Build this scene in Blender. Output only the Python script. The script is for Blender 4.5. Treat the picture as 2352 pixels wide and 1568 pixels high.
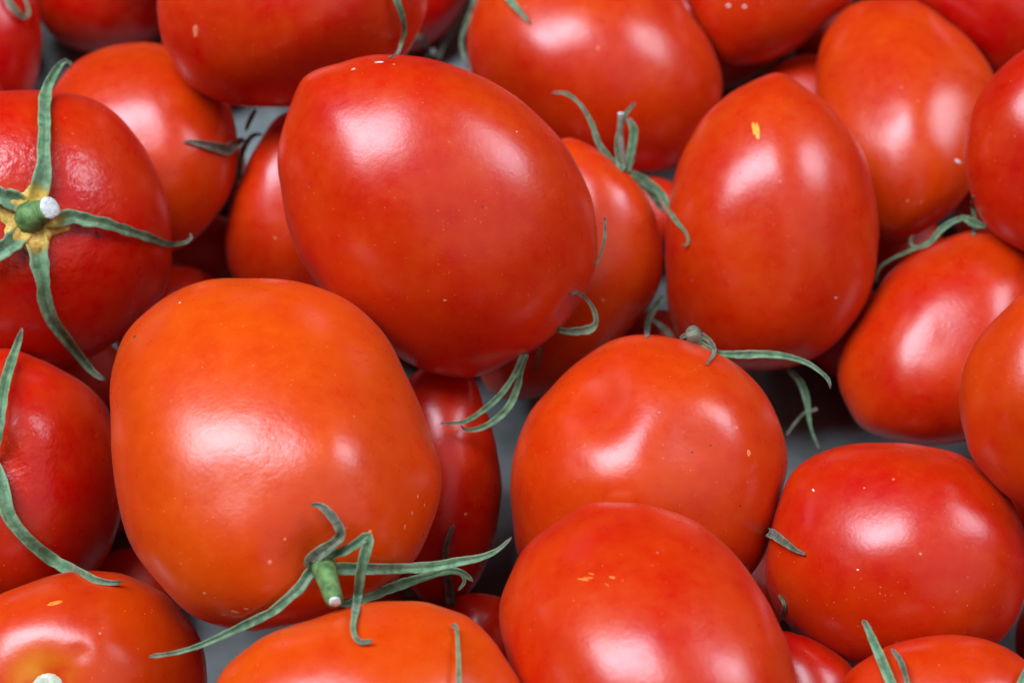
import bpy, math, random
import numpy as np
from mathutils import Vector, Matrix, noise
from mathutils.bvhtree import BVHTree

# ------------------------------------------------------------------ camera, world, lamps, exposure
scene = bpy.context.scene
for o in list(bpy.data.objects):
    bpy.data.objects.remove(o, do_unlink=True)
COL = scene.collection

TILT = math.radians(40.0)          # camera leans 40 degrees off straight-down
HFOV = math.radians(34.0)
CAM_H = 0.408                      # metres above the tray liner
W, H = 2352.0, 1568.0              # the frame the outlines below were measured in
FPX = (W / 2) / math.tan(HFOV / 2)
CAM_POS = Vector((0.0, -CAM_H * math.tan(TILT), CAM_H))
CAM_R = Matrix.Rotation(TILT, 3, 'X')

cam_data = bpy.data.cameras.new('camera')
cam = bpy.data.objects.new('camera', cam_data)
COL.objects.link(cam)
cam.location = CAM_POS
cam.rotation_euler = (TILT, 0, 0)
cam_data.sensor_fit = 'HORIZONTAL'
cam_data.angle = HFOV
cam_data.clip_start = 0.01
cam_data.clip_end = 20.0
cam_data.dof.use_dof = True
cam_data.dof.focus_distance = 0.392
cam_data.dof.aperture_fstop = 13.0
scene.camera = cam

world = bpy.data.worlds.new('World')
scene.world = world
world.use_nodes = True
bg = world.node_tree.nodes['Background']
bg.inputs['Color'].default_value = (0.80, 0.88, 1.0, 1)
bg.inputs['Strength'].default_value = 0.012

def area_lamp(name, direction, dist, sx, sy, watts, color, spin=0.0):
    d = Vector(direction).normalized()
    l = bpy.data.lights.new(name, 'AREA')
    l.shape = 'RECTANGLE'
    l.size, l.size_y = sx, sy
    l.energy = watts
    l.color = color
    o = bpy.data.objects.new(name, l)
    COL.objects.link(o)
    o.location = d * dist
    q = d.to_track_quat('Z', 'Y')
    o.rotation_euler = (q.to_matrix() @ Matrix.Rotation(spin, 3, 'Z')).to_euler()
    return o

area_lamp('overhead_window_lamp', (-0.38, -0.03, 0.88), 1.3, 0.52, 0.95, 27.0, (0.78, 0.84, 1.0))
area_lamp('side_window_lamp', (0.62, 0.10, 0.74), 1.3, 0.46, 0.50, 7.6, (0.77, 0.83, 1.0))
area_lamp('rear_window_lamp', (0.42, -0.50, 0.70), 1.5, 1.6, 1.4, 3.4, (0.82, 0.87, 1.0))

scene.view_settings.view_transform = 'Standard'
scene.view_settings.look = 'None'
scene.view_settings.exposure = 0.0
scene.view_settings.gamma = 1.0
scene.view_settings.use_curve_mapping = False
scene.render.engine = 'CYCLES'
scene.cycles.use_denoising = True
scene.cycles.max_bounces = 8
scene.cycles.diffuse_bounces = 5

# ------------------------------------------------------------------ node helpers and materials
def new_mat(name):
    m = bpy.data.materials.new(name)
    m.use_nodes = True
    nt = m.node_tree
    return m, nt, nt.nodes['Principled BSDF']

def N(nt, kind, **kw):
    n = nt.nodes.new(kind)
    for k, v in kw.items():
        setattr(n, k, v)
    return n

def math_n(nt, op, a, b=None, c=None, clamp=False):
    n = N(nt, 'ShaderNodeMath', operation=op, use_clamp=clamp)
    for i, x in enumerate((a, b, c)):
        if x is None:
            continue
        if isinstance(x, (int, float)):
            n.inputs[i].default_value = x
        else:
            nt.links.new(x, n.inputs[i])
    return n.outputs[0]

def mix_c(nt, fac, a, b):
    n = N(nt, 'ShaderNodeMix', data_type='RGBA')
    for i, x in ((0, fac), (6, a), (7, b)):
        if isinstance(x, (int, float)):
            n.inputs[i].default_value = x
        elif isinstance(x, tuple):
            n.inputs[i].default_value = (*x, 1)
        else:
            nt.links.new(x, n.inputs[i])
    return n.outputs[2]

def noise_n(nt, vec, scale, detail=2.0, rough=0.5):
    n = N(nt, 'ShaderNodeTexNoise')
    n.inputs['Scale'].default_value = scale
    n.inputs['Detail'].default_value = detail
    n.inputs['Roughness'].default_value = rough
    nt.links.new(vec, n.inputs['Vector'])
    return n.outputs['Fac']

def ramp01(nt, x, lo, hi):
    n = N(nt, 'ShaderNodeMapRange', interpolation_type='SMOOTHSTEP')
    n.inputs['From Min'].default_value = lo
    n.inputs['From Max'].default_value = hi
    nt.links.new(x, n.inputs['Value'])
    return n.outputs['Result']

def attr(nt, name, kind='GEOMETRY'):
    n = N(nt, 'ShaderNodeAttribute', attribute_type=kind, attribute_name=name)
    return n.outputs['Fac']

def obj_vec(nt):
    tc = N(nt, 'ShaderNodeTexCoord')
    oi = N(nt, 'ShaderNodeObjectInfo')
    v = N(nt, 'ShaderNodeVectorMath', operation='ADD')
    s = N(nt, 'ShaderNodeVectorMath', operation='SCALE')
    s.inputs[0].default_value = (3.1, 7.7, 5.3)
    nt.links.new(oi.outputs['Random'], s.inputs['Scale'])
    nt.links.new(tc.outputs['Object'], v.inputs[0])
    nt.links.new(s.outputs[0], v.inputs[1])
    return v.outputs[0]

def make_tomato_material():
    m, nt, b = new_mat('tomato_skin')
    v = obj_vec(nt)
    ripe = attr(nt, 'ripe', 'OBJECT')
    n1 = noise_n(nt, v, 38, 2.0)
    n2 = noise_n(nt, v, 260, 3.0, 0.6)
    n3 = noise_n(nt, v, 95, 2.0)
    f = math_n(nt, 'ADD', math_n(nt, 'MULTIPLY', math_n(nt, 'SUBTRACT', n1, 0.5), 0.8), ripe)
    f = math_n(nt, 'ADD', f, math_n(nt, 'MULTIPLY', math_n(nt, 'SUBTRACT', n2, 0.5), 0.45))
    f = math_n(nt, 'ADD', f, math_n(nt, 'MULTIPLY', math_n(nt, 'SUBTRACT', n3, 0.5), 0.5), clamp=True)
    col = mix_c(nt, f, RED, ORANGE)
    yel = attr(nt, 'yel')
    col = mix_c(nt, math_n(nt, 'MULTIPLY', yel, ramp01(nt, n3, 0.30, 0.62)), col, (0.80, 0.33, 0.012))
    # pale pores
    vo = N(nt, 'ShaderNodeTexVoronoi', feature='F1')
    vo.inputs['Scale'].default_value = 780
    nt.links.new(v, vo.inputs['Vector'])
    sep = N(nt, 'ShaderNodeSeparateColor')
    nt.links.new(vo.outputs['Color'], sep.inputs[0])
    dot = math_n(nt, 'MULTIPLY', math_n(nt, 'SUBTRACT', 1.0, ramp01(nt, vo.outputs['Distance'], 0.05, 0.17)),
                 ramp01(nt, sep.outputs[0], 0.62, 0.95))
    dot = math_n(nt, 'MULTIPLY', dot, ramp01(nt, n1, 0.32, 0.56))
    col = mix_c(nt, math_n(nt, 'MULTIPLY', dot, 0.8), col, (0.90, 0.28, 0.09))
    # rarer pale specks and dust grains
    vo2 = N(nt, 'ShaderNodeTexVoronoi', feature='F1')
    vo2.inputs['Scale'].default_value = 170
    nt.links.new(v, vo2.inputs['Vector'])
    sep2 = N(nt, 'ShaderNodeSeparateColor')
    nt.links.new(vo2.outputs['Color'], sep2.inputs[0])
    grain = math_n(nt, 'MULTIPLY', math_n(nt, 'SUBTRACT', 1.0, ramp01(nt, vo2.outputs['Distance'], 0.03, 0.065)),
                   ramp01(nt, sep2.outputs[1], 0.78, 0.9))
    col = mix_c(nt, math_n(nt, 'MULTIPLY', grain, 0.4), col, (0.85, 0.45, 0.33))
    nt.links.new(col, b.inputs['Base Color'])
    r = math_n(nt, 'ADD', 0.295, math_n(nt, 'MULTIPLY', math_n(nt, 'SUBTRACT', n2, 0.5), 0.16))
    r = math_n(nt, 'ADD', r, math_n(nt, 'MULTIPLY', grain, 0.3))
    nt.links.new(r, b.inputs['Roughness'])
    b.inputs['Specular IOR Level'].default_value = 0.62
    b.inputs['Subsurface Weight'].default_value = 0.12
    b.inputs['Subsurface Radius'].default_value = (1.0, 0.12, 0.03)
    b.inputs['Subsurface Scale'].default_value = 0.006
    b.inputs['Sheen Weight'].default_value = 0.03
    b.inputs['Sheen Roughness'].default_value = 0.35
    b.inputs['Sheen Tint'].default_value = (1.0, 0.85, 0.8, 1)
    # orange-peel skin, plus wrinkles where the mesh asks for them
    wr = attr(nt, 'wrinkle')
    w = noise_n(nt, v, 520, 2.0)
    hgt = math_n(nt, 'ADD', math_n(nt, 'MULTIPLY', noise_n(nt, v, 900, 2.0), 0.16),
                 math_n(nt, 'MULTIPLY', noise_n(nt, v, 150, 1.0), 0.30))
    hgt = math_n(nt, 'ADD', hgt, math_n(nt, 'MULTIPLY', w, math_n(nt, 'MULTIPLY', wr, 2.2)))
    hgt = math_n(nt, 'ADD', hgt, math_n(nt, 'MULTIPLY', grain, 0.15))
    bp = N(nt, 'ShaderNodeBump')
    bp.inputs['Strength'].default_value = 0.55
    bp.inputs['Distance'].default_value = 0.0004
    nt.links.new(hgt, bp.inputs['Height'])
    nt.links.new(bp.outputs[0], b.inputs['Normal'])
    return m

RED = (0.52, 0.0008, 0.0002)
ORANGE = (0.68, 0.071, 0.0002)

def make_sepal_material():
    m, nt, b = new_mat('sepal_leaf')
    v = obj_vec(nt)
    t = attr(nt, 't')
    u = attr(nt, 'u')
    dry = attr(nt, 'dry', 'OBJECT')
    yellow = attr(nt, 'yellow', 'OBJECT')
    n1 = noise_n(nt, v, 420, 3.0, 0.6)
    n2 = noise_n(nt, v, 130, 2.0)
    green = mix_c(nt, ramp01(nt, n1, 0.3, 0.7), (0.07, 0.17, 0.07), (0.21, 0.37, 0.20))
    rnd = N(nt, 'ShaderNodeObjectInfo').outputs['Random']
    green = mix_c(nt, math_n(nt, 'MULTIPLY', rnd, 0.55), green, mix_c(nt, ramp01(nt, n1, 0.3, 0.7), (0.05, 0.12, 0.035), (0.16, 0.27, 0.10)))
    brown = mix_c(nt, ramp01(nt, n1, 0.3, 0.7), (0.065, 0.052, 0.034), (0.24, 0.205, 0.15))
    # tips and some patches are dried out
    k = math_n(nt, 'ADD', dry, math_n(nt, 'MULTIPLY', ramp01(nt, t, 0.80, 1.0), 0.75))
    k = math_n(nt, 'ADD', k, math_n(nt, 'MULTIPLY', math_n(nt, 'SUBTRACT', n2, 0.5), 0.7), clamp=True)
    col = mix_c(nt, k, green, brown)
    # veins running lengthwise
    vein = math_n(nt, 'SINE', math_n(nt, 'ADD', math_n(nt, 'MULTIPLY', u, 7.0), math_n(nt, 'MULTIPLY', n2, 9.0)))
    col = mix_c(nt, math_n(nt, 'MULTIPLY', ramp01(nt, vein, 0.2, 1.0), 0.2), col, (0.035, 0.085, 0.05))
    edge = ramp01(nt, math_n(nt, 'ABSOLUTE', u), 0.62, 1.0)
    col = mix_c(nt, math_n(nt, 'MULTIPLY', edge, 0.3), col, (0.34, 0.47, 0.30))
    mid = math_n(nt, 'SUBTRACT', 1.0, ramp01(nt, math_n(nt, 'ABSOLUTE', u), 0.0, 0.45))
    col = mix_c(nt, math_n(nt, 'MULTIPLY', mid, 0.5), col, (0.03, 0.075, 0.04))
    yk = math_n(nt, 'MULTIPLY', yellow,
                math_n(nt, 'SUBTRACT', 1.0, ramp01(nt, math_n(nt, 'ADD', t, math_n(nt, 'MULTIPLY', n1, 0.08)), 0.10, 0.22)))
    col = mix_c(nt, yk, col, (0.62, 0.38, 0.045))
    nt.links.new(col, b.inputs['Base Color'])
    b.inputs['Roughness'].default_value = 0.62
    b.inputs['Specular IOR Level'].default_value = 0.3
    b.inputs['Sheen Weight'].default_value = 0.35
    b.inputs['Sheen Roughness'].default_value = 0.4
    bp = N(nt, 'ShaderNodeBump')
    bp.inputs['Strength'].default_value = 0.7
    bp.inputs['Distance'].default_value = 0.0004
    h = math_n(nt, 'ADD', math_n(nt, 'MULTIPLY', vein, 0.12), n1)
    nt.links.new(h, bp.inputs['Height'])
    nt.links.new(bp.outputs[0], b.inputs['Normal'])
    return m

def make_plain_material(name, c1, c2, scale, rough=0.6, bump=0.3, spec=0.35):
    m, nt, b = new_mat(name)
    v = obj_vec(nt)
    n1 = noise_n(nt, v, scale, 3.0, 0.6)
    nt.links.new(mix_c(nt, ramp01(nt, n1, 0.3, 0.7), c1, c2), b.inputs['Base Color'])
    b.inputs['Roughness'].default_value = rough
    b.inputs['Specular IOR Level'].default_value = spec
    bp = N(nt, 'ShaderNodeBump')
    bp.inputs['Strength'].default_value = bump
    bp.inputs['Distance'].default_value = 0.0004
    nt.links.new(n1, bp.inputs['Height'])
    nt.links.new(bp.outputs[0], b.inputs['Normal'])
    return m

M_TOM = make_tomato_material()
M_SEP = make_sepal_material()
M_STEM = make_plain_material('stem_green', (0.045, 0.10, 0.03), (0.16, 0.30, 0.085), 330, 0.6, 0.5)
M_STEMDRY = make_plain_material('stem_dry', (0.10, 0.11, 0.07), (0.24, 0.25, 0.17), 330, 0.7, 0.6)
M_CUT = make_plain_material('stem_cut_face', (0.40, 0.50, 0.44), (0.80, 0.86, 0.82), 700, 0.6, 0.6)
M_YEL = make_plain_material('calyx_yellow', (0.40, 0.22, 0.03), (0.78, 0.55, 0.12), 420, 0.65, 0.8)
M_SCARDISC = make_plain_material('stem_scar_pale', (0.42, 0.46, 0.30), (0.68, 0.72, 0.55), 500, 0.6, 0.6)
M_SCAR = make_plain_material('scar_yellow', (0.85, 0.36, 0.02), (0.9, 0.5, 0.08), 900, 0.5, 0.4)
M_SCAR2 = make_plain_material('scar_orange', (0.80, 0.17, 0.012), (0.84, 0.30, 0.03), 900, 0.5, 0.4)
M_FLECK = make_plain_material('pale_fleck', (0.70, 0.62, 0.56), (0.9, 0.86, 0.82), 900, 0.6, 0.4)
M_PORE = make_plain_material('pale_pore', (0.78, 0.16, 0.06), (0.84, 0.27, 0.13), 900, 0.5, 0.3)
M_SPECK = make_plain_material('dark_speck', (0.02, 0.016, 0.014), (0.07, 0.05, 0.05), 900, 0.7, 0.4)
M_WALL = make_plain_material('unseen_wall_plastic', (0.05, 0.05, 0.05), (0.07, 0.07, 0.068), 300, 0.5, 0.2)  # kept dark so the added, unseen walls bounce little light
M_LINER = make_plain_material('tray_liner', (0.13, 0.165, 0.155), (0.21, 0.25, 0.24), 60, 0.55, 0.35)

# ------------------------------------------------------------------ camera-space geometry helpers
UP_C = np.array([0.0, math.sin(TILT), math.cos(TILT)])       # world up seen from the camera

def ray(x, y):
    d = np.array([(x - W / 2) / FPX, -(y - H / 2) / FPX, -1.0])
    return d / np.linalg.norm(d)

RM = np.array(CAM_R)
CP = np.array(CAM_POS)
def to_world(p):
    return np.asarray(p) @ RM.T + CP

def catmull_closed(pts, per=14):
    p = np.asarray(pts, float); n = len(p); out = []
    for i in range(n):
        p0, p1, p2, p3 = p[i - 1], p[i], p[(i + 1) % n], p[(i + 2) % n]
        for t in np.linspace(0, 1, per, endpoint=False):
            out.append(0.5 * (2 * p1 + (p2 - p0) * t + (2 * p0 - 5 * p1 + 4 * p2 - p3) * t * t + (3 * p1 - p0 - 3 * p2 + p3) * t ** 3))
    return np.array(out)

def catmull_open(p, n):
    p = np.asarray(p, float)
    q = np.vstack([2 * p[0] - p[1], p, 2 * p[-1] - p[-2]])
    seg = np.r_[0, np.cumsum(np.linalg.norm(np.diff(p[:, :2], axis=0), axis=1))]
    out = []
    for s in np.linspace(0, seg[-1], n):
        i = min(max(np.searchsorted(seg, s, side='right') - 1, 0), len(p) - 2)
        t = (s - seg[i]) / max(seg[i + 1] - seg[i], 1e-9)
        p0, p1, p2, p3 = q[i], q[i + 1], q[i + 2], q[i + 3]
        out.append(0.5 * (2 * p1 + (p2 - p0) * t + (2 * p0 - 5 * p1 + 4 * p2 - p3) * t * t + (3 * p1 - p0 - 3 * p2 + p3) * t ** 3))
    return np.array(out)

_qs = {}
def quad_sphere(n):
    if n in _qs:
        return _qs[n]
    key = {}; verts = []; faces = []
    a = np.tan(np.linspace(-math.pi / 4, math.pi / 4, n + 1))
    def vid(p):
        k = tuple(np.round(p, 6))
        if k not in key:
            key[k] = len(verts); verts.append(np.array(p) / np.linalg.norm(p))
        return key[k]
    for ax in range(3):
        for sg in (-1, 1):
            idx = [[0] * (n + 1) for _ in range(n + 1)]
            for i in range(n + 1):
                for j in range(n + 1):
                    p = [0, 0, 0]; p[ax] = sg; p[(ax + 1) % 3] = a[i] * sg; p[(ax + 2) % 3] = a[j]
                    idx[i][j] = vid(p)
            for i in range(n):
                for j in range(n):
                    faces.append((idx[i][j], idx[i + 1][j], idx[i + 1][j + 1], idx[i][j + 1]))
    _qs[n] = (np.array(verts), faces)
    return _qs[n]

# ------------------------------------------------------------------ the tomatoes, back to front
# name: (outline, options)  options: D depth factor, s (front-facing shift), ripe, amp, dents, yel, wrinkle, p
T = {}
def tomato(key, label, pts, **kw):
    T[key] = dict(label=label, pts=pts, **kw)

# the bottom layer that carries the pile, out of sight under the rest
for i, (fx, fy, fr) in enumerate([(1640,60,160),(2150,150,185),(270,290,150),(720,430,170),(1290,560,165),(1760,560,180),(2240,720,165),
        (1480,1120,185),(985,1135,146),(240,480,160),(190,1090,160),(150,1610,180),(2060,1310,185),(-50,90,120)]):
    tomato('F%d' % i, 'tomato buried in the bottom layer, hidden beneath the others',
           [(fx + fr * (1 + .12 * math.cos(2 * a + i)) * math.cos(a), fy + fr * .95 * math.sin(a)) for a in [j * math.pi / 6 for j in range(12)]],
           ripe=.2, hidden=True)

tomato('T9', 'dark red tomato deep in the gap between the calyx-up tomato and the biggest tomato',
  [(400,608),(461,616),(505,650),(525,720),(515,800),(470,860),(400,885),(320,865),(270,800),(262,720),(290,650),(340,618)], ripe=.2)
tomato('T8', 'tomato mostly hidden behind the upper left of the pointed central tomato',
  [(640,262),(608,297),(581,342),(554,407),(533,458),(518,520),(516,580),(530,632),(570,690),(640,715),(720,690),(780,630),(810,540),(810,430),(780,330),(730,275),(690,255)], ripe=.4)
tomato('T12', 'dark red tomato with a tiny white stem stub squeezed behind the two big top tomatoes',
  [(1080,-20),(1065,20),(1040,60),(1000,100),(950,122),(890,115),(845,70),(830,0),(850,-80),(920,-130),(1010,-120),(1065,-70)], ripe=.1)
tomato('T11', 'red tomato cut by the top edge above the sheen-streaked orange tomato',
  [(78,0),(90,45),(125,88),(178,116),(240,128),(310,115),(370,80),(400,20),(400,-60),(350,-130),(250,-160),(150,-140),(92,-70)], ripe=.15)
tomato('T10', 'dark red tomato cut off by the top left corner with a curled sepal',
  [(82,0),(96,75),(94,130),(80,205),(40,260),(-30,280),(-110,250),(-160,170),(-170,70),(-140,-40),(-60,-100),(20,-80)], ripe=.05)
tomato('T30', 'dark red tomato cut off by the top right corner',
  [(2100,-10),(2130,30),(2190,80),(2240,130),(2285,175),(2340,190),(2420,170),(2480,90),(2490,0),(2450,-100),(2350,-150),(2220,-140),(2130,-80)], ripe=.12)
tomato('T14', 'orange-red tomato with two pale dots cut by the top edge right of centre',
  [(1568,-20),(1590,40),(1620,100),(1661,143),(1710,152),(1770,141),(1828,113),(1873,75),(1920,36),(1970,-5),(1990,-60),(1950,-130),(1850,-170),(1720,-165),(1620,-120),(1575,-70)], ripe=.4)
tomato('T13', 'large glossy tomato at the top edge with two bright streaks behind the standing sepals',
  [(1093,0),(1072,70),(1072,126),(1090,200),(1130,270),(1200,330),(1280,370),(1370,398),(1460,405),(1540,392),(1600,340),(1645,270),(1661,200),(1650,135),(1625,85),(1590,35),(1550,-15),(1490,-70),(1390,-100),(1280,-105),(1180,-80),(1125,-45)], ripe=.4, s=(0,-.12))
tomato('T16', 'orange tomato with upright green sepals half hidden by the pointed central tomato',
  [(1300,315),(1350,328),(1390,352),(1424,380),(1455,408),(1480,441),(1503,485),(1520,551),(1525,602),(1518,650),(1500,690),(1476,722),(1435,770),(1380,830),(1310,885),(1240,918),(1170,920),(1115,890),(1095,840),(1100,740),(1120,620),(1150,500),(1195,400),(1240,340)], ripe=.55, D=.9, s=(.2,.1))
tomato('T7', 'orange tomato with one white sheen streak behind the calyx-up tomato',
  [(308,98),(240,110),(170,145),(120,210),(95,300),(110,400),(160,490),(240,555),(330,585),(400,577),(450,550),(496,498),(530,445),(546,380),(545,310),(525,235),(480,165),(420,120),(360,100)], ripe=.5, s=(.22,-.25))
tomato('T27', 'tall red tomato wedged behind the right side of the biggest tomato',
  [(1020,832),(1060,845),(1093,869),(1115,925),(1135,990),(1146,1050),(1153,1110),(1150,1170),(1140,1240),(1115,1310),(1080,1362),(1030,1390),(965,1380),(910,1310),(880,1220),(875,1110),(890,990),(920,890),(970,840)], ripe=.2)
tomato('T6', 'large red tomato at the top edge, left of the pointed central tomato',
  [(360,0),(362,41),(371,92),(390,130),(414,171),(441,202),(479,226),(530,243),(581,249),(650,247),(730,237),(810,215),(890,172),(942,116),(965,75),(980,30),(982,-30),(960,-100),(900,-160),(800,-195),(670,-205),(540,-190),(440,-145),(380,-75)], ripe=.3, s=(0,.12))
tomato('T15', 'egg-shaped orange tomato upper right with a single white sheen patch and no calyx showing',
  [(2060,-5),(1970,5),(1917,44),(1885,95),(1870,164),(1873,240),(1890,330),(1930,430),(1975,510),(2030,552),(2090,548),(2150,515),(2205,470),(2250,400),(2285,310),(2295,230),(2280,165),(2240,105),(2187,55),(2130,12)], ripe=.56, s=(.0,-.6))
tomato('T18', 'upright plum-shaped tomato with a yellow scratch below its pointed top',
  [(1787,164),(1803,167),(1832,184),(1862,205),(1897,229),(1934,270),(1972,325),(1996,383),(2009,444),(2019,513),(2019,551),(2015,602),(2006,654),(1985,705),(1958,749),(1921,790),(1890,814),(1849,835),(1787,849),(1719,852),(1660,845),(1610,825),(1560,783),(1540,745),(1528,690),(1525,600),(1528,530),(1535,470),(1548,400),(1562,362),(1582,318),(1610,273),(1644,236),(1685,205),(1719,186),(1753,172)], ripe=.42, s=(0,-.05))
tomato('T29', 'long slanted tomato with a diagonal white sheen at the right, below thin curled sepals',
  [(2249,524),(2187,537),(2112,572),(2040,626),(1992,698),(1938,777),(1921,838),(1927,890),(1950,945),(1988,990),(2060,1013),(2150,1023),(2240,1005),(2310,950),(2350,860),(2380,760),(2390,660),(2370,580),(2320,535)], ripe=.36, s=(0,-.3))
tomato('T1', 'tomato at the left edge with its five-pointed green calyx facing up',
  [(100,207),(200,222),(280,272),(345,360),(385,460),(398,560),(390,640),(350,715),(290,770),(210,820),(120,845),(0,840),(-120,800),(-220,700),(-265,560),(-250,420),(-180,300),(-60,220)], ripe=.24,
  dents=[(75,500,95,30),(170,585,55,-6),(180,450,60,-5)], wrinkle=[(75,500,190,1.0)], D=.88)
tomato('T5', 'large pointed tomato in the centre lying on top of the others',
  [(697,176),(760,145),(830,127),(900,121),(960,127),(1040,148),(1100,172),(1160,205),(1220,250),(1290,320),(1330,385),(1357,440),(1372,510),(1375,568),(1366,620),(1349,664),(1322,708),(1295,746),(1267,773),(1233,801),(1185,825),(1137,849),(1093,866),(1048,869),(980,855),(922,828),(840,768),(765,698),(720,642),(690,598),(668,550),(652,490),(640,430),(634,375),(638,330),(650,280),(670,228)], ripe=.36, D=.9, s=(.02,.05),
  dents=[(1308,700,16,12),(1292,720,16,13),(1275,738,16,13),(1256,756,16,12),(1234,774,16,10),(1330,715,40,12)])
tomato('T19', 'round glossy tomato right of centre with a dry grey calyx on its top rim',
  [(1435,772),(1476,768),(1527,772),(1589,786),(1644,808),(1685,831),(1719,859),(1753,896),(1777,937),(1794,978),(1806,1023),(1811,1066),(1806,1100),(1794,1152),(1784,1203),(1767,1251),(1746,1292),(1720,1325),(1670,1360),(1590,1395),(1480,1405),(1370,1395),(1270,1355),(1210,1308),(1185,1265),(1177,1210),(1172,1152),(1172,1100),(1179,1045),(1192,1002),(1209,961),(1230,927),(1264,890),(1308,845),(1356,808),(1400,783)], ripe=.56, s=(0,-.02), amp=.06, dents=[(1375,908,72,36),(1600,1010,60,6)])
tomato('T21', 'oval tomato at the lower right with one large white sheen patch',
  [(2026,1015),(1931,1021),(1862,1048),(1815,1090),(1785,1160),(1765,1240),(1757,1310),(1765,1360),(1795,1420),(1850,1468),(1920,1512),(2000,1540),(2100,1545),(2200,1530),(2280,1490),(2335,1420),(2362,1330),(2360,1240),(2325,1150),(2270,1085),(2200,1040),(2110,1021)], ripe=.26, s=(.08,-.05), amp=.02)
tomato('T22', 'orange-red tomato cut by the right edge at mid height, above the oval one',
  [(2352,674),(2317,698),(2283,732),(2252,767),(2228,804),(2211,845),(2204,886),(2203,927),(2208,968),(2215,1002),(2228,1043),(2259,1087),(2300,1131),(2352,1163),(2430,1180),(2520,1150),(2585,1050),(2600,920),(2575,790),(2510,700),(2430,663)], ripe=.6, s=(0,.1))
tomato('T17', 'red tomato cut by the right edge above the long slanted tomato',
  [(2352,113),(2286,167),(2238,236),(2216,320),(2217,395),(2240,480),(2276,530),(2335,572),(2400,593),(2480,578),(2550,500),(2575,380),(2555,240),(2500,140),(2420,102)], ripe=.2)
tomato('T23', 'sliver of dark red tomato at the lower right edge',
  [(2420,1330),(2360,1375),(2335,1430),(2331,1476),(2340,1530),(2380,1590),(2450,1620),(2540,1590),(2590,1500),(2570,1400),(2500,1335)], ripe=.1)
tomato('T28', 'small dark red tomato low between the two front tomatoes, a dark sepal above it',
  [(1093,1361),(1055,1366),(1025,1390),(1008,1440),(1012,1500),(1045,1550),(1095,1565),(1150,1550),(1185,1500),(1190,1440),(1178,1395),(1146,1369)], ripe=.1)
tomato('T25', 'dark red tomato low in the gap left of the front right corner tomato',
  [(1800,1447),(1838,1455),(1873,1469),(1910,1491),(1955,1528),(1985,1580),(1990,1650),(1950,1720),(1870,1755),(1790,1740),(1740,1690),(1725,1610),(1735,1530),(1760,1470)], ripe=.12)
tomato('T2', 'red tomato at the lower left edge with two long green sepals crossing it',
  [(0,800),(85,820),(150,853),(205,889),(250,940),(280,1020),(288,1100),(275,1200),(240,1290),(180,1360),(90,1400),(0,1405),(-110,1370),(-190,1270),(-215,1120),(-190,960),(-110,850)], ripe=.24,
  dents=[(-20,1055,70,22)], wrinkle=[(60,1060,120,.6)])
tomato('T4', 'biggest orange tomato at lower left with a broken green stem and sprawling sepals',
  [(478,641),(513,637),(570,637),(632,640),(700,650),(769,674),(813,698),(843,722),(878,756),(905,797),(925,842),(946,886),(966,930),(987,985),(1006,1036),(1014,1076),(1016,1107),(1011,1145),(997,1193),(980,1237),(953,1288),(912,1330),(850,1378),(790,1405),(728,1420),(649,1440),(588,1450),(533,1444),(485,1432),(427,1405),(373,1353),(332,1302),(301,1254),(280,1203),(267,1135),(258,1066),(253,1000),(249,927),(252,859),(270,797),(294,756),(332,719),(376,684),(427,657)], ripe=.8, D=1.0, s=(.06,-.42), p=2.1,
  dents=[(742,1300,85,34),(560,1230,90,-8),(860,1200,70,-6),(530,1000,100,-9),(785,1012,80,-7)], wrinkle=[(640,1000,170,.14)])
tomato('T3', 'tomato in the lower left corner with a yellow-ringed stem scar',
  [(0,1362),(68,1337),(137,1316),(205,1309),(267,1313),(318,1330),(369,1355),(410,1392),(448,1440),(468,1489),(476,1550),(470,1630),(430,1720),(330,1800),(200,1830),(60,1800),(-60,1720),(-120,1600),(-110,1480),(-60,1400)], ripe=.56,
  dents=[(110,1570,85,34),(185,1500,20,5),(215,1470,60,-6)], yel=[(95,1562,62,.9)])
tomato('T24', 'tomato at the bottom right corner with one thick green sepal rising in front',
  [(1934,1560),(1955,1534),(2026,1487),(2095,1466),(2180,1456),(2249,1463),(2300,1480),(2352,1510),(2405,1560),(2430,1660),(2390,1770),(2270,1850),(2120,1870),(1980,1830),(1900,1740),(1885,1640)], ripe=.42)
tomato('T20', 'large front tomato right of centre with small yellow scratches',
  [(1373,1150),(1442,1150),(1493,1158),(1544,1172),(1599,1196),(1651,1234),(1685,1268),(1712,1299),(1739,1340),(1767,1384),(1794,1439),(1811,1476),(1824,1520),(1836,1570),(1840,1640),(1810,1740),(1720,1820),(1590,1860),(1450,1850),(1330,1790),(1240,1690),(1190,1590),(1162,1510),(1146,1442),(1144,1401),(1151,1364),(1168,1326),(1189,1278),(1219,1241),(1254,1213),(1308,1179),(1349,1156)], ripe=.36, s=(.1,-.42))
tomato('T26', 'orange tomato at the bottom edge below the broken green stem',
  [(496,1565),(513,1531),(547,1497),(588,1466),(649,1439),(718,1418),(775,1401),(826,1386),(878,1379),(929,1377),(980,1381),(1031,1394),(1072,1411),(1110,1442),(1144,1483),(1171,1521),(1199,1567),(1215,1650),(1190,1750),(1100,1830),(950,1870),(780,1870),(630,1830),(530,1750),(485,1650)], ripe=.8, s=(0,-.3))

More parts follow.
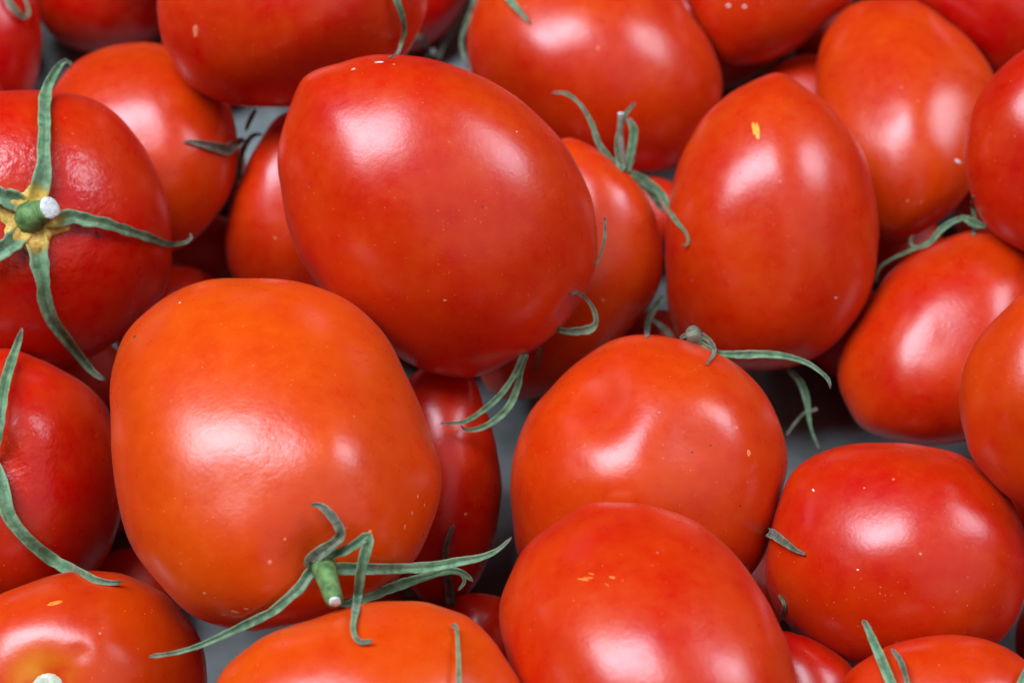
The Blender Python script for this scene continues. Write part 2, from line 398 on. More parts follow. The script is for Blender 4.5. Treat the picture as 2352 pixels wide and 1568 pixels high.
def outline_model(d):
    """outline in the plane through the centre that faces the camera, at 1 m"""
    pts = catmull_closed(d['pts'])
    x, y = pts[:, 0], pts[:, 1]
    x2, y2 = np.roll(x, -1), np.roll(y, -1)
    cr = x * y2 - x2 * y; A = cr.sum() / 2
    cx = ((x + x2) * cr).sum() / (6 * A); cy = ((y + y2) * cr).sum() / (6 * A)
    w = -ray(cx, cy)                       # towards the camera
    u = np.cross([0, 1, 0], w); u /= np.linalg.norm(u)
    v = np.cross(w, u)
    C = -w                                 # centre at distance 1
    rays = np.stack([(x - W / 2) / FPX, -(y - H / 2) / FPX, -np.ones_like(x)], 1)
    k = (C @ w) / (rays @ w)
    P = rays * k[:, None] - C
    a, b = P @ u, P @ v
    th = np.arctan2(b, a); R = np.hypot(a, b)
    o = np.argsort(th); th, R = th[o], R[o]
    g = np.linspace(-math.pi, math.pi, 512, endpoint=False)
    Rg = np.interp(g, np.r_[th - 2 * math.pi, th, th + 2 * math.pi], np.r_[R, R, R])
    F = np.fft.rfft(Rg); n = np.arange(len(F))
    F *= np.exp(-(n / 26.0) ** 4)
    Rg = np.fft.irfft(F, 512)
    q = np.fft.rfft(1 / Rg ** 2) / 512
    return dict(cx=cx, cy=cy, u=u, v=v, w=w, C=C, g=g, R=Rg, q=q)

def build_body(key, d, n):
    """vertices in camera space with the centre 1 m away"""
    m = d['_m'] if '_m' in d else outline_model(d); d['_m'] = m
    V, F = quad_sphere(n)
    s = np.hypot(V[:, 0], V[:, 1]); th = np.arctan2(V[:, 1], V[:, 0])
    Rr = np.interp(th, np.r_[m['g'], math.pi], np.r_[m['R'], m['R'][0]])
    q = m['q']
    # phase reference: grid starts at -pi
    ph = th + math.pi
    inv2 = q[0].real + 2 * (q[2] * np.exp(2j * ph)).real
    inv2 = np.maximum(inv2, 0.25 * q[0].real)
    Re = 1 / np.sqrt(inv2)
    wgt = s ** 3
    R = Re + (Rr - Re) * wgt
    amp2 = 2 * abs(q[2]); minor = 1 / math.sqrt(q[0].real + amp2)
    D = minor * d.get('D', 0.95)
    a = R * s * np.cos(th); b = R * s * np.sin(th)
    p = d.get('p', 2.0)
    z = D * np.sign(V[:, 2]) * (1 - np.minimum(s, 1) ** p) ** (1 / p)
    # gentle lobes, strongest facing the viewer, none on the rim
    seed = sum(ord(c) * 7 for c in key)
    amp = d.get('amp', 0.045)
    nz = np.array([noise.noise(Vector((x * 1.25 + seed, y * 1.25, zz * 1.25))) for x, y, zz in V])
    z *= 1 + amp * 2 * nz * (1 - s ** 2)
    sx, sy = d.get('s', (0, 0))
    z += D * (sx * a / minor + sy * b / minor) * 0.9
    P = m['C'] + a[:, None] * m['u'] + b[:, None] * m['v']
    pts = P + z[:, None] * m['w']
    px = W / 2 + FPX * pts[:, 0] / -pts[:, 2]; py = H / 2 - FPX * pts[:, 1] / -pts[:, 2]
    front = np.clip(V[:, 2] * 4, 0, 1)
    for (dx, dy, r, dep) in d.get('dents', []):
        gss = np.exp(-((px - dx) ** 2 + (py - dy) ** 2) / (r * r)) * front
        pts -= (gss * dep / FPX)[:, None] * m['w']
    def fld(name):
        f = np.zeros(len(V))
        for (dx, dy, r, val) in d.get(name, []):
            f = np.maximum(f, val * np.exp(-((px - dx) ** 2 + (py - dy) ** 2) / (r * r)) * front)
        return f
    return pts, F, fld('yel'), fld('wrinkle')

def fit_outline(key, d):
    """nudge the body's radius so that its rim, tilt and all, keeps the measured outline"""
    build_body(key, d, 6); m = d['_m']
    pp = catmull_closed(d['pts'])
    ta = np.arctan2(-(pp[:, 1] - m['cy']), pp[:, 0] - m['cx']); tr = np.hypot(pp[:, 0] - m['cx'], pp[:, 1] - m['cy'])
    o = np.argsort(ta); ta, tr = ta[o], tr[o]
    nb = 60; bc = (np.arange(nb) + .5) / nb * 2 * math.pi - math.pi
    tgt = np.interp(bc, np.r_[ta - 2 * math.pi, ta, ta + 2 * math.pi], np.r_[tr, tr, tr])
    for _ in range(3):
        V = build_body(key, d, 40)[0]
        px = W / 2 + FPX * V[:, 0] / -V[:, 2]; py = H / 2 - FPX * V[:, 1] / -V[:, 2]
        a = np.arctan2(-(py - m['cy']), px - m['cx']); r = np.hypot(px - m['cx'], py - m['cy'])
        b = np.minimum(((a + math.pi) / (2 * math.pi) * nb).astype(int), nb - 1)
        rm = np.zeros(nb); np.maximum.at(rm, b, r)
        q = np.clip(tgt / np.maximum(rm, 1), 0.93, 1.07)
        q = (np.roll(q, 1) + 2 * q + np.roll(q, -1)) / 4
        m['R'] = m['R'] * np.interp(m['g'], np.r_[bc[-1] - 2 * math.pi, bc, bc[0] + 2 * math.pi], np.r_[q[-1], q, q[0]])

def bvh(v, f):
    return BVHTree.FromPolygons([tuple(p) for p in v], f)

# Drop each tomato along the line of sight until it meets one already lying there, or the liner.
placed = {}
for key, d in T.items():
    if not d.get('hidden'):
        fit_outline(key, d)
    V0, F0, _, _ = build_body(key, d, 14)
    r0 = np.linalg.norm(V0, axis=1); D0 = V0 / r0[:, None]
    h = V0 @ UP_C
    k = np.min(np.where(h < -1e-6, -CAM_H / np.minimum(h, -1e-6), 9.0))
    m = d['_m']
    tA = bvh(V0, F0)
    for kb, (Vb, tb, mb) in placed.items():
        ra = m['R'].max() + mb['R'].max()
        if np.linalg.norm(m['C'] - mb['C']) > ra * 1.05:
            continue
        for i in range(len(V0)):
            hit = tb.ray_cast((0, 0, 0), tuple(D0[i]))
            if hit[0] is not None:
                k = min(k, hit[3] / r0[i])
        rb = np.linalg.norm(Vb, axis=1)
        for i in range(len(Vb)):
            dr = Vb[i] / rb[i]
            hit = tA.ray_cast(tuple(dr * 3), tuple(-dr))
            if hit[0] is not None:
                k = min(k, rb[i] / (3 - hit[3]))
    k *= 1.002
    d['k'] = k
    Vk = V0 * k
    placed[key] = (Vk, bvh(Vk, F0), m)

# ------------------------------------------------------------------ scene objects
def link_mesh(name, verts, faces, mat, parent=None, smooth=True, origin=None):
    me = bpy.data.meshes.new(name)
    me.from_pydata([tuple(p) for p in verts], [], faces)
    me.materials.append(mat)
    if smooth:
        me.polygons.foreach_set('use_smooth', [True] * len(me.polygons))
    me.update()
    o = bpy.data.objects.new(name, me)
    COL.objects.link(o)
    if parent is not None:
        o.parent = parent
    return o

# the tray the tomatoes lie in: a liner sheet on the floor, plus unseen low walls added to block light from the sides
X0, X1, Y0, Y1, WALL = -0.25, 0.25, -0.215, 0.275, 0.085
def tray():
    n = 60; vs = []; fs = []
    for i in range(n + 1):
        for j in range(n + 1):
            x = X0 + (X1 - X0) * i / n; y = Y0 + (Y1 - Y0) * j / n
            z = -0.0012 - 0.0010 * (0.5 + 0.5 * noise.noise(Vector((x * 14, y * 14, 3))))
            vs.append((x, y, z))
    for i in range(n):
        for j in range(n):
            a = i * (n + 1) + j
            fs.append((a, a + n + 1, a + n + 2, a + 1))
    o = link_mesh('tray_floor', vs, fs, M_LINER)
    o['kind'] = 'structure'
    t = 0.006
    for (ax, ay, bx, by) in ((X0 - t, Y0 - t, X0, Y1 + t), (X1, Y0 - t, X1 + t, Y1 + t), (X0, Y0 - t, X1, Y0), (X0, Y1, X1, Y1 + t)):
        z0, z1 = -0.006, WALL
        v = [(x, y, z) for z in (z0, z1) for (x, y) in ((ax, ay), (bx, ay), (bx, by), (ax, by))]
        f = [(0, 3, 2, 1), (4, 5, 6, 7), (0, 1, 5, 4), (1, 2, 6, 5), (2, 3, 7, 6), (3, 0, 4, 7)]
        w = link_mesh('unseen_tray_wall', v, f, M_WALL, None, False)
        bv = w.modifiers.new('bevel', 'BEVEL'); bv.width = 0.0015; bv.segments = 2
        w['kind'] = 'structure'
tray()

OBJ = {}; CENT = {}; SURF = {}
ALL = []
for key, d in T.items():
    V, F, yel, wr = build_body(key, d, 40)
    V = V * d['k']
    SURF[key] = bvh(V, F); ALL.append(key)
    c = d['_m']['C'] * d['k']
    Wv = to_world(V); wc = to_world(c)
    CENT[key] = wc
    o = link_mesh('tomato', Wv - wc, F, M_TOM)
    o.location = wc
    for nm, arr in (('yel', yel), ('wrinkle', wr)):
        at = o.data.attributes.new(nm, 'FLOAT', 'POINT')
        at.data.foreach_set('value', arr.astype(np.float32))
    o['ripe'] = float(d.get('ripe', .3))
    o['label'] = d['label']
    o['category'] = 'tomato'
    o['group'] = 'tomatoes of the buried bottom layer' if d.get('hidden') else 'ripe tomatoes piled on the tray'
    OBJ[key] = o

def first_hit(x, y):
    r = ray(x, y); best = 9.0; who = None; nrm = None
    for k in ALL:
        h = SURF[k].ray_cast((0, 0, 0), tuple(r))
        if h[0] is not None and h[3] < best:
            best, who, nrm = h[3], k, h[1]
    hz = r @ UP_C
    if hz < 0 and -CAM_H / hz < best:
        best, who, nrm = -CAM_H / hz, None, Vector(UP_C)
    return best, who, nrm

def path_depths(key, xy, lifts):
    """distance from the camera for each sample: hugs the owner, never sinks into anything in front"""
    own = SURF[key]; rc = np.linalg.norm(T[key]['_m']['C'] * T[key]['k'])
    out = []; prev = None
    for (x, y), lf in zip(xy, lifts):
        r = ray(x, y)
        h = own.ray_cast((0, 0, 0), tuple(r))
        fh, who, _ = first_hit(x, y)
        if h[0] is not None and who == key:
            z = h[3] - 0.0004 - lf
        else:
            z = rc if prev is None else prev
            z = min(z, rc + 0.004) - 0.0
        z = min(z, fh - 0.0007 - 0.25 * lf)
        out.append(z); prev = z
    out = np.array(out)
    sm = out.copy()
    for _ in range(6):
        sm[1:-1] = (sm[:-2] + 2 * sm[1:-1] + sm[2:]) / 4
    return np.minimum(sm, out + 0.0003)

def sepal(key, pts, lift=2.0, dry=0.0, yellow=0.0, curl=0.32, twist=0.0, n=30, tiplift=None):
    """pts: (x, y, width) in picture units from root to tip"""
    P = catmull_open(pts, n)
    t = np.linspace(0, 1, n)
    lf = lift * 0.001 * np.sin(np.pi * np.clip(t * 0.9 + 0.05, 0, 1)) ** 0.7
    if tiplift:
        lf = lf + tiplift * 0.001 * t ** 2
    dist = path_depths(key, P[:, :2], lf)
    C = np.array([ray(x, y) * z for (x, y), z in zip(P[:, :2], dist)])
    wd = np.maximum(P[:, 2] * 0.93, 2.5) * dist / FPX
    wd[-1] *= 0.45
    rng = random.Random(int(pts[0][0] * 13 + pts[0][1] * 7))
    wd = wd * np.array([(0.92 + 0.22 * noise.noise(Vector((i * 0.55, pts[0][0], pts[0][1])))) for i in range(n)])
    tan = np.gradient(C, axis=0); tan /= np.linalg.norm(tan, axis=1)[:, None] + 1e-12
    us = np.linspace(-1, 1, 7)
    vs = []; ta = []; ua = []
    th = 0.00022
    for i in range(n):
        view = -C[i] / np.linalg.norm(C[i])
        s = np.cross(tan[i], view); s /= np.linalg.norm(s) + 1e-12
        nn = np.cross(s, tan[i]); 
        if nn @ view < 0: nn = -nn
        a = twist * math.sin(t[i] * 3.1)
        s2 = s * math.cos(a) + nn * math.sin(a); n2 = nn * math.cos(a) - s * math.sin(a)
        for side in (1, -1):
            for uu in us:
                off = curl * wd[i] * (abs(uu) ** 1.6 - 0.35) + side * th * (1 - 0.6 * abs(uu))
                vs.append(C[i] + s2 * uu * wd[i] / 2 + n2 * off)
                ta.append(t[i]); ua.append(uu)
    fs = []
    m = len(us); row = 2 * m
    for i in range(n - 1):
        a, b = i * row, (i + 1) * row
        for j in range(m - 1):
            fs.append((a + j, a + j + 1, b + j + 1, b + j))
            fs.append((a + m + j, b + m + j, b + m + j + 1, a + m + j + 1))
        fs.append((a, b, b + m, a + m))
        fs.append((a + m - 1, a + 2 * m - 1, b + 2 * m - 1, b + m - 1))
    for e, rev in ((0, False), ((n - 1) * row, True)):
        for j in range(m - 1):
            f = (e + j, e + m + j, e + m + j + 1, e + j + 1)
            fs.append(f[::-1] if rev else f)
    o = link_mesh('sepal', to_world(np.array(vs)) - CENT[key], fs, M_SEP, OBJ[key])
    for nm, arr in (('t', ta), ('u', ua)):
        at = o.data.attributes.new(nm, 'FLOAT', 'POINT')
        at.data.foreach_set('value', np.array(arr, np.float32))
    o['dry'] = float(dry); o['yellow'] = float(yellow)
    return o

def tube(name, key, C, rad, mat, parent, sides=14, rag=0.05, squash=1.0):
    C = np.asarray(C); n = len(C)
    tan = np.gradient(C, axis=0); tan /= np.linalg.norm(tan, axis=1)[:, None]
    vs = []; fs = []
    ref = np.array([0.31, 0.2, 1.0])
    for i in range(n):
        s = np.cross(tan[i], ref); s /= np.linalg.norm(s); q = np.cross(s, tan[i])
        for j in range(sides):
            a = 2 * math.pi * j / sides
            rr = rad[i] * (1 + rag * noise.noise(Vector((math.cos(a) * 1.5 + C[0][0] * 900, math.sin(a) * 1.5, i * 0.4))) * 2)
            vs.append(C[i] + s * math.cos(a) * rr + q * math.sin(a) * rr * squash)
    for i in range(n - 1):
        for j in range(sides):
            k = (j + 1) % sides
            fs.append((i * sides + j, i * sides + k, (i + 1) * sides + k, (i + 1) * sides + j))
    fs.append(tuple(range(sides))[::-1]); fs.append(tuple((n - 1) * sides + j for j in range(sides)))
    return link_mesh(name, to_world(np.array(vs)) - CENT[key], fs, mat, parent)

def stem(key, pts, mat=None, cut=1.0, n=10, cutmat=None):
    """pts: (x, y, width, height towards the camera in mm)"""
    P = catmull_open(pts, n)
    base = None; C = []; rad = []
    h = SURF[key].ray_cast((0, 0, 0), tuple(ray(*pts[0][:2])))
    base = h[3] + 0.001 if h[0] is not None else np.linalg.norm(T[key]['_m']['C'] * T[key]['k'])
    for x, y, w_, lf in P:
        z = base - lf * 0.001
        C.append(ray(x, y) * z); rad.append(w_ * z / FPX / 2)
    s = tube('stem', key, C, rad, mat or M_STEM, OBJ[key])
    C = np.array(C); e = C[-1] - C[-2]; e /= np.linalg.norm(e)
    ce = [C[-1] - e * 0.0002, C[-1] + e * 0.00025, C[-1] + e * 0.0004]
    tube('cut_end', key, ce, [rad[-1] * cut * 0.98, rad[-1] * cut * 0.96, rad[-1] * cut * 0.7], cutmat or M_CUT, s, rag=0.14)
    return s

def fleck(name, x, y, a, b, ang, mat, th=0.12):
    """a thin raised mark of a x b picture units lying on whatever tomato is seen there"""
    z, key, nrm = first_hit(x, y)
    if key is None:
        return
    c = ray(x, y) * z; nn = np.array(nrm)
    if nn @ c > 0: nn = -nn
    ca, sa = math.cos(math.radians(ang)), math.sin(math.radians(ang))
    e1 = np.array([ca, -sa, 0]); e1 = e1 - (e1 @ nn) * nn; e1 /= np.linalg.norm(e1); e2 = np.cross(nn, e1)
    u = z / FPX; vs = []; fs = []; sides = 14
    rings = [(1.0, -0.15), (0.85, 0.5), (0.5, 0.9)]
    for rr, hh in rings:
        for j in range(sides):
            t = 2 * math.pi * j / sides
            k = 1 + 0.35 * noise.noise(Vector((math.cos(t) * 1.4 + x, math.sin(t) * 1.4 + y, 0)))
            vs.append(c + e1 * math.cos(t) * rr * k * a / 2 * u + e2 * math.sin(t) * rr * k * b / 2 * u + nn * hh * th * 0.001)
    vs.append(c + nn * th * 0.001)
    for i in range(2):
        for j in range(sides):
            k = (j + 1) % sides
            fs.append((i * sides + j, i * sides + k, (i + 1) * sides + k, (i + 1) * sides + j))
    for j in range(sides):
        fs.append((2 * sides + j, 2 * sides + (j + 1) % sides, 3 * sides))
    link_mesh(name, to_world(np.array(vs)) - CENT[key], fs, mat, OBJ[key])

# ------------------------------------------------------------------ the rest of the pile: fruit beyond the frame and down in the dark of the gaps
OTHERS = []
SHORT = {'T1': 'the calyx-up tomato', 'T2': 'the left-edge tomato', 'T3': 'the corner tomato', 'T4': 'the biggest tomato', 'T5': 'the pointed central tomato',
         'T6': 'the top-left tomato', 'T7': 'the sheen-streaked tomato', 'T8': 'the half-hidden tomato', 'T10': 'the top corner tomato', 'T11': 'the top-edge tomato',
         'T13': 'the big top tomato', 'T14': 'the two-dot tomato', 'T15': 'the egg-shaped tomato', 'T16': 'the sepal-topped tomato', 'T17': 'the right-edge tomato',
         'T18': 'the yellow-scratched tomato', 'T19': 'the round glossy tomato', 'T20': 'the front tomato', 'T21': 'the oval tomato', 'T22': 'the orange edge tomato',
         'T24': 'the front corner tomato', 'T26': 'the bottom-edge tomato', 'T27': 'the tall wedged tomato', 'T29': 'the slanted tomato', 'T30': 'the far corner tomato'}
def rest_of_pile():
    rng = random.Random(7)
    meshes = []
    for q in range(5):
        V, F = quad_sphere(16)
        k = np.array([1 + 0.05 * noise.noise(Vector((x * 1.3 + q * 9, y * 1.3, z * 1.3))) for x, y, z in V])
        P = V * k[:, None] * np.array([0.90 + 0.02 * q, 0.97, 1.0])
        me = bpy.data.meshes.new('tomato'); me.from_pydata([tuple(p) for p in P], [], F); me.materials.append(M_TOM)
        me.polygons.foreach_set('use_smooth', [True] * len(me.polygons))
        for nm in ('yel', 'wrinkle'):
            me.attributes.new(nm, 'FLOAT', 'POINT')
        me.update(); meshes.append(me)
    trees = [SURF[k] for k in ALL]
    mids = [np.array(T[k]['_m']['C'] * T[k]['k']) for k in ALL]
    rads = [T[k]['_m']['R'].max() * T[k]['k'] * 1.15 for k in ALL]
    balls = []
    windows = [(610,265,75,55),(1160,1300,45,130),(1890,985,95,75),(490,1440,50,30),(1160,1180,40,60)]
    def to_cam(p):
        return (np.array(p) - CP) @ RM
    def clear(p, r):
        for (b, rb) in balls:
            if (p[0]-b[0])**2 + (p[1]-b[1])**2 + (p[2]-b[2])**2 < (r + rb) ** 2:
                return False
        c = to_cam(p); cv = Vector(c)
        for t, m, R in zip(trees, mids, rads):
            if np.linalg.norm(c - m) > R + r:
                continue
            hit = t.find_nearest(cv, r + 0.06)
            if hit[0] is None:
                continue
            if hit[3] < r or (Vector(c) - hit[0]).dot(hit[1]) < 0:
                return False
        return True
    def hides(p, r):
        """would it stand in front of something the picture shows, or in a gap where the liner shows?"""
        c = to_cam(p); d = np.linalg.norm(c)
        w = -c / d; u = np.cross([0, 1, 0], w); u /= np.linalg.norm(u); v = np.cross(w, u)
        for rr in (0, .5, .95):
            for a in range(1 if rr == 0 else 14):
                q = c + (u * math.cos(a * .4488) + v * math.sin(a * .4488)) * r * rr + w * r * math.sqrt(1 - rr * rr)
                px = W / 2 + FPX * q[0] / -q[2]; py = H / 2 - FPX * q[1] / -q[2]
                if not (-8 < px < W + 8 and -8 < py < H + 8):
                    continue
                fh, who, _ = first_hit(px, py)
                if who is not None and fh > np.linalg.norm(q):
                    return True
                if who is None and any(((px - x) / a1) ** 2 + ((py - y) / b1) ** 2 < 1 for x, y, a1, b1 in windows):
                    return True
        return False
    n = 0
    for it in range(9000):
        r = rng.uniform(0.019, 0.026) if it < 5000 else rng.uniform(0.013, 0.019)
        x = rng.uniform(X0 + r, X1 - r); y = rng.uniform(Y0 + r, Y1 - r)
        z = r
        ok = clear((x, y, z), r)
        if not ok and it % 2:
            for z in (0.045, 0.055, 0.065):
                if clear((x, y, z), r):
                    ok = True
                    while z > r and clear((x, y, z - 0.002), r):
                        z -= 0.002
                    break
            # anything above the bottom layer belongs outside the picture
            if ok and z > r + 0.004:
                c = to_cam((x, y, z)); px = W / 2 + FPX * c[0] / -c[2]; py = H / 2 - FPX * c[1] / -c[2]
                if -150 < px < W + 150 and -150 < py < H + 150:
                    ok = False
        if not ok or hides((x, y, z), r):
            continue
        balls.append(((x, y, z), r))
        o = bpy.data.objects.new('tomato', meshes[n % 5]); COL.objects.link(o)
        o.location = (x, y, z); o.scale = (r, r, r)
        o.rotation_euler = (rng.uniform(0, 6), rng.uniform(0, 6), rng.uniform(0, 6))
        o['ripe'] = rng.uniform(.1, .45)
        o['category'] = 'tomato'
        n += 1
        OTHERS.append((o, (x, y, z), r))
    # what of each one shows, and between which neighbours
    seen = {}
    for iy in range(0, 197):
        for ix in range(0, 295):
            px, py = ix * 8 + 2, iy * 8 + 2
            fh, who, _ = first_hit(px, py)
            if who is not None and who[0] != 'F':
                continue
            d = ray(px, py); best = fh; hit = None
            for k, (o, p, r) in enumerate(OTHERS):
                c = to_cam(p); b = d @ c; q = b * b - (c @ c - r * r)
                if q > 0 and b - math.sqrt(q) < best:
                    best = b - math.sqrt(q); hit = ('B', k)
            if hit is None and who is not None:
                hit = ('F', who)
            if hit is None:
                continue
            seen.setdefault(hit, []).append((px, py))
    used = {}
    for (kind, k), pix in seen.items():
        near = {}
        for (px, py) in pix:
            for rr in (16, 32, 56):
                for a in range(12):
                    w2 = first_hit(px + rr * math.cos(a * .5236), py + rr * math.sin(a * .5236))[1]
                    if w2 in SHORT:
                        near[w2] = near.get(w2, 0) + 1.0 / rr
        top = [SHORT[w2] for w2 in sorted(sorted(near, key=near.get, reverse=True)[:2])]
        if not top:
            continue
        if len(top) == 1:
            lab = 'dark red tomato showing in the shadow beside ' + top[0]
        else:
            lab = 'shaded tomato deep between %s and %s' % tuple(top)
        used.setdefault(lab, []).append((sum(p[0] for p in pix) / len(pix), kind, k))
    for lab, lst in used.items():
        lst.sort(key=lambda e: e[0])
        for i, (_, kind, k) in enumerate(lst):
            o = OTHERS[k][0] if kind == 'B' else OBJ[k]
            o['label'] = lab if len(lst) == 1 else ('leftmost ', 'rightmost ')[i > 0] + lab if len(lst) == 2 else ('leftmost ', 'second ', 'third ', 'fourth ', 'fifth ', 'sixth ')[min(i, 5)] + lab
            o['group'] = 'tomatoes down in the gaps of the pile'
    for (o, p, r) in OTHERS:
        if 'label' in o:
            continue
        c = to_cam(p); px = W / 2 + FPX * c[0] / -c[2]; py = H / 2 - FPX * c[1] / -c[2]
        if 0 < px < W and 0 < py < H:
            o['label'] = 'tomato buried in the bottom layer, hidden beneath the others'; o['group'] = 'tomatoes of the buried bottom layer'
        else:
            o['label'] = 'tomato of the pile lying beyond the edge of the picture'; o['group'] = 'tomatoes beyond the picture edge'
rest_of_pile()

# ------------------------------------------------------------------ calyxes, stems
# T1: star calyx facing up
sepal('T1', [(78,480,40),(92,430,52),(98,399,45),(101,372,36),(100,340,32),(102,308,31),(102,239,30),(110,198,26),(130,161,20),(147,141,14),(161,143,10),(163,158,6)], yellow=1, lift=2.5)
sepal('T1', [(95,503,40),(128,505,42),(165,497,38),(201,506,33),(239,512,30),(290,529,26),(342,545,22),(376,558,18),(403,561,12),(431,555,10),(441,544,8),(437,536,6)], yellow=.8, lift=2.2)
sepal('T1', [(80,520,45),(86,564,54),(93,619,42),(99,650,36),(103,688,36),(120,736,34),(150,777,30),(188,825,22),(219,859,17),(243,872,10)], yellow=.9, lift=2.0)
sepal('T1', [(60,520,45),(37,548,50),(8,572,45),(-40,610,35),(-90,680,15)], yellow=1, lift=2.0)
sepal('T1', [(62,480,45),(37,462,52),(0,450,45),(-50,435,35),(-110,445,15)], yellow=1, lift=2.0)
def calyx_disc(key, x, y, r, mat, lift=1.2, star=None):
    z, k2, nrm = first_hit(x, y)
    h = SURF[key].ray_cast((0, 0, 0), tuple(ray(x, y))); z = h[3]
    c = ray(x, y) * (z - 0.0003); nn = np.array(h[1])
    if nn @ c > 0: nn = -nn
    e1 = np.cross([0, 1, 0], nn); e1 /= np.linalg.norm(e1); e2 = np.cross(nn, e1)
    u = z / FPX; vs = []; fs = []; S = 40
    for q, hh in ((1.0, 0.4), (0.92, 1.0), (0.7, 1.25), (0.45, 1.1)):
        for j in range(S):
            t = 2 * math.pi * j / S
            kk = 1 + 0.13 * noise.noise(Vector((math.cos(t) * 3, math.sin(t) * 3, x)))
            if star:
                kk = 0.72 + 0.16 * noise.noise(Vector((math.cos(t) * 4, math.sin(t) * 4, x))) + sum(
                    0.42 * math.exp(-((((math.degrees(t) - q0 + 180) % 360) - 180) / 24.0) ** 2) for q0 in star)
            bump = 1 + 0.5 * noise.noise(Vector((math.cos(t) * 5, math.sin(t) * 5, q * 5)))
            vs.append(c + (e1 * math.cos(t) + e2 * math.sin(t)) * r * q * kk * u + nn * hh * lift * bump * 0.001)
    vs.append(c + nn * lift * 0.001)
    for i in range(3):
        for j in range(S):
            k = (j + 1) % S
            fs.append((i * S + j, i * S + k, (i + 1) * S + k, (i + 1) * S + j))
    for j in range(S):
        fs.append((3 * S + j, 3 * S + (j + 1) % S, 4 * S))
    link_mesh('calyx', to_world(np.array(vs)) - CENT[key], fs, mat, OBJ[key])
calyx_disc('T1', 74, 500, 74, M_YEL, 1.3, (78, -8, -80, 228, 158))
stem('T1', [(70,500,84,-1),(72,499,80,1.8),(80,495,66,3.2),(98,486,54,4.2),(114,479,50,6.8)])

# T2
sepal('T2', [(-22,1052,26),(-8,1010,26),(2,944,26),(10,886,27),(24,835,25),(41,787,18),(51,753,8)], lift=4)
sepal('T2', [(-24,1052,30),(-6,1085,34),(5,1120,36),(17,1176,36),(44,1217,31),(85,1258,32),(137,1295,33),(185,1317,27),(226,1333,18),(260,1338,13),(282,1336,10)], lift=3, tiplift=2)

# T4: broken stem and six sepals
sepal('T4', [(722,1300,26),(712,1290,32),(735,1269,36),(765,1248,28),(783,1226,26),(771,1197,26),(752,1174,22),(735,1161,16),(714,1158,8)], dry=.75, lift=5)
sepal('T4', [(742,1290,18),(760,1274,22),(791,1264,24),(822,1246,26),(842,1230,24),(848,1236,26),(843,1256,30),(837,1276,29),(829,1312,27),(824,1351,26),(817,1397,20),(811,1440,14),(817,1464,13),(832,1474,14),(856,1470,11)], lift=7, n=44, dry=.08)
sepal('T4', [(760,1306,30),(783,1305,34),(850,1306,29),(914,1305,27),(991,1301,28),(1055,1289,24),(1106,1279,18),(1145,1261,12),(1175,1233,6)], lift=3.5)
sepal('T4', [(776,1385,12),(800,1386,20),(832,1374,28),(888,1353,28),(940,1335,26),(991,1320,20),(1029,1310,20),(1063,1315,16),(1087,1335,8)], lift=2.5)
sepal('T4', [(1040,1312,12),(1060,1318,12),(1066,1336,10),(1052,1356,5)], lift=1.0, dry=.4)
sepal('T4', [(728,1298,24),(709,1318,30),(691,1346,29),(658,1376,26),(628,1402,25),(598,1418,24),(547,1442,22),(496,1466,18),(444,1487,14),(393,1500,12),(342,1507,11)], lift=3, dry=.12)
stem('T4', [(738,1290,62,-1),(746,1310,54,5),(757,1345,47,9),(769,1380,40,13)], cut=.72)

# T28 / T26
sepal('T28', [(1035,1389,26),(1034,1380,26),(1032,1351,24),(1025,1299,18),(1023,1264,15),(1032,1228,13),(1042,1204,8)], dry=1.0, lift=3)
sepal('T26', [(1058,1650,16),(1056,1600,14),(1054,1567,13),(1053,1510,11),(1050,1456,9),(1046,1436,12),(1036,1439,9)], lift=3)

# T5
sepal('T5', [(1280,757,12),(1300,761,18),(1328,760,22),(1356,755,23),(1369,738,14),(1362,708,12),(1341,681,9),(1320,671,9),(1308,678,5)], lift=1.5, dry=.45)
sepal('T5', [(1202,812,20),(1190,842,16),(1174,873,15),(1146,910,16),(1107,944,15),(1066,968,12),(1011,972,5)], lift=1.5, dry=.1)
sepal('T5', [(1206,812,20),(1196,848,17),(1189,886,18),(1170,931,20),(1136,965,18),(1100,984,14),(1069,987,9),(1060,977,6)], lift=1.5, dry=.05)
sepal('T5', [(1366,610,5),(1378,588,6),(1389,545,8),(1390,520,7),(1388,497,6)], lift=.8, dry=.4)

# T16
sepal('T16', [(1420,380,16),(1400,362,16),(1376,331,16),(1359,284,13),(1335,243,10),(1308,219,10),(1288,213,9),(1267,214,5)], lift=1, dry=.35)
sepal('T16', [(1428,392,22),(1423,365,20),(1420,325,18),(1428,284,14),(1440,258,11),(1459,236,8)], lift=1, dry=.3)
sepal('T16', [(1438,394,20),(1444,375,22),(1453,328,22),(1455,297,22),(1443,272,13)], lift=1.5)
sepal('T16', [(1446,398,16),(1464,404,20),(1486,420,26),(1517,444,22),(1534,475,16),(1551,506,12),(1574,532,8),(1581,552,7),(1577,562,6),(1565,562,5)], lift=1.5)
sepal('T16', [(1462,410,18),(1490,436,22),(1510,465,18),(1524,488,8)], lift=.6, dry=.8)
sepal('T16', [(1240,800,8),(1238,812,9),(1234,832,8),(1223,856,6)], lift=.8, dry=.9)
stem('T16', [(1432,392,20,0),(1428,350,16,1),(1424,300,14,2),(1426,262,14,3)], M_STEMDRY)

# T18
sepal('T18', [(1524,680,12),(1512,695,14),(1494,725,15),(1487,750,14),(1486,775,12)], lift=1, dry=.45)
sepal('T18', [(1500,735,8),(1520,750,14),(1545,775,12)], lift=.5, dry=.8)
sepal('T18', [(1808,846,10),(1822,860,15),(1839,879,18),(1852,914,18),(1857,948,12),(1863,985,7),(1882,1032,6)], lift=1)
sepal('T18', [(1878,938,8),(1862,943,9),(1845,950,7),(1824,974,7),(1806,1000,6)], lift=.5, dry=.8)

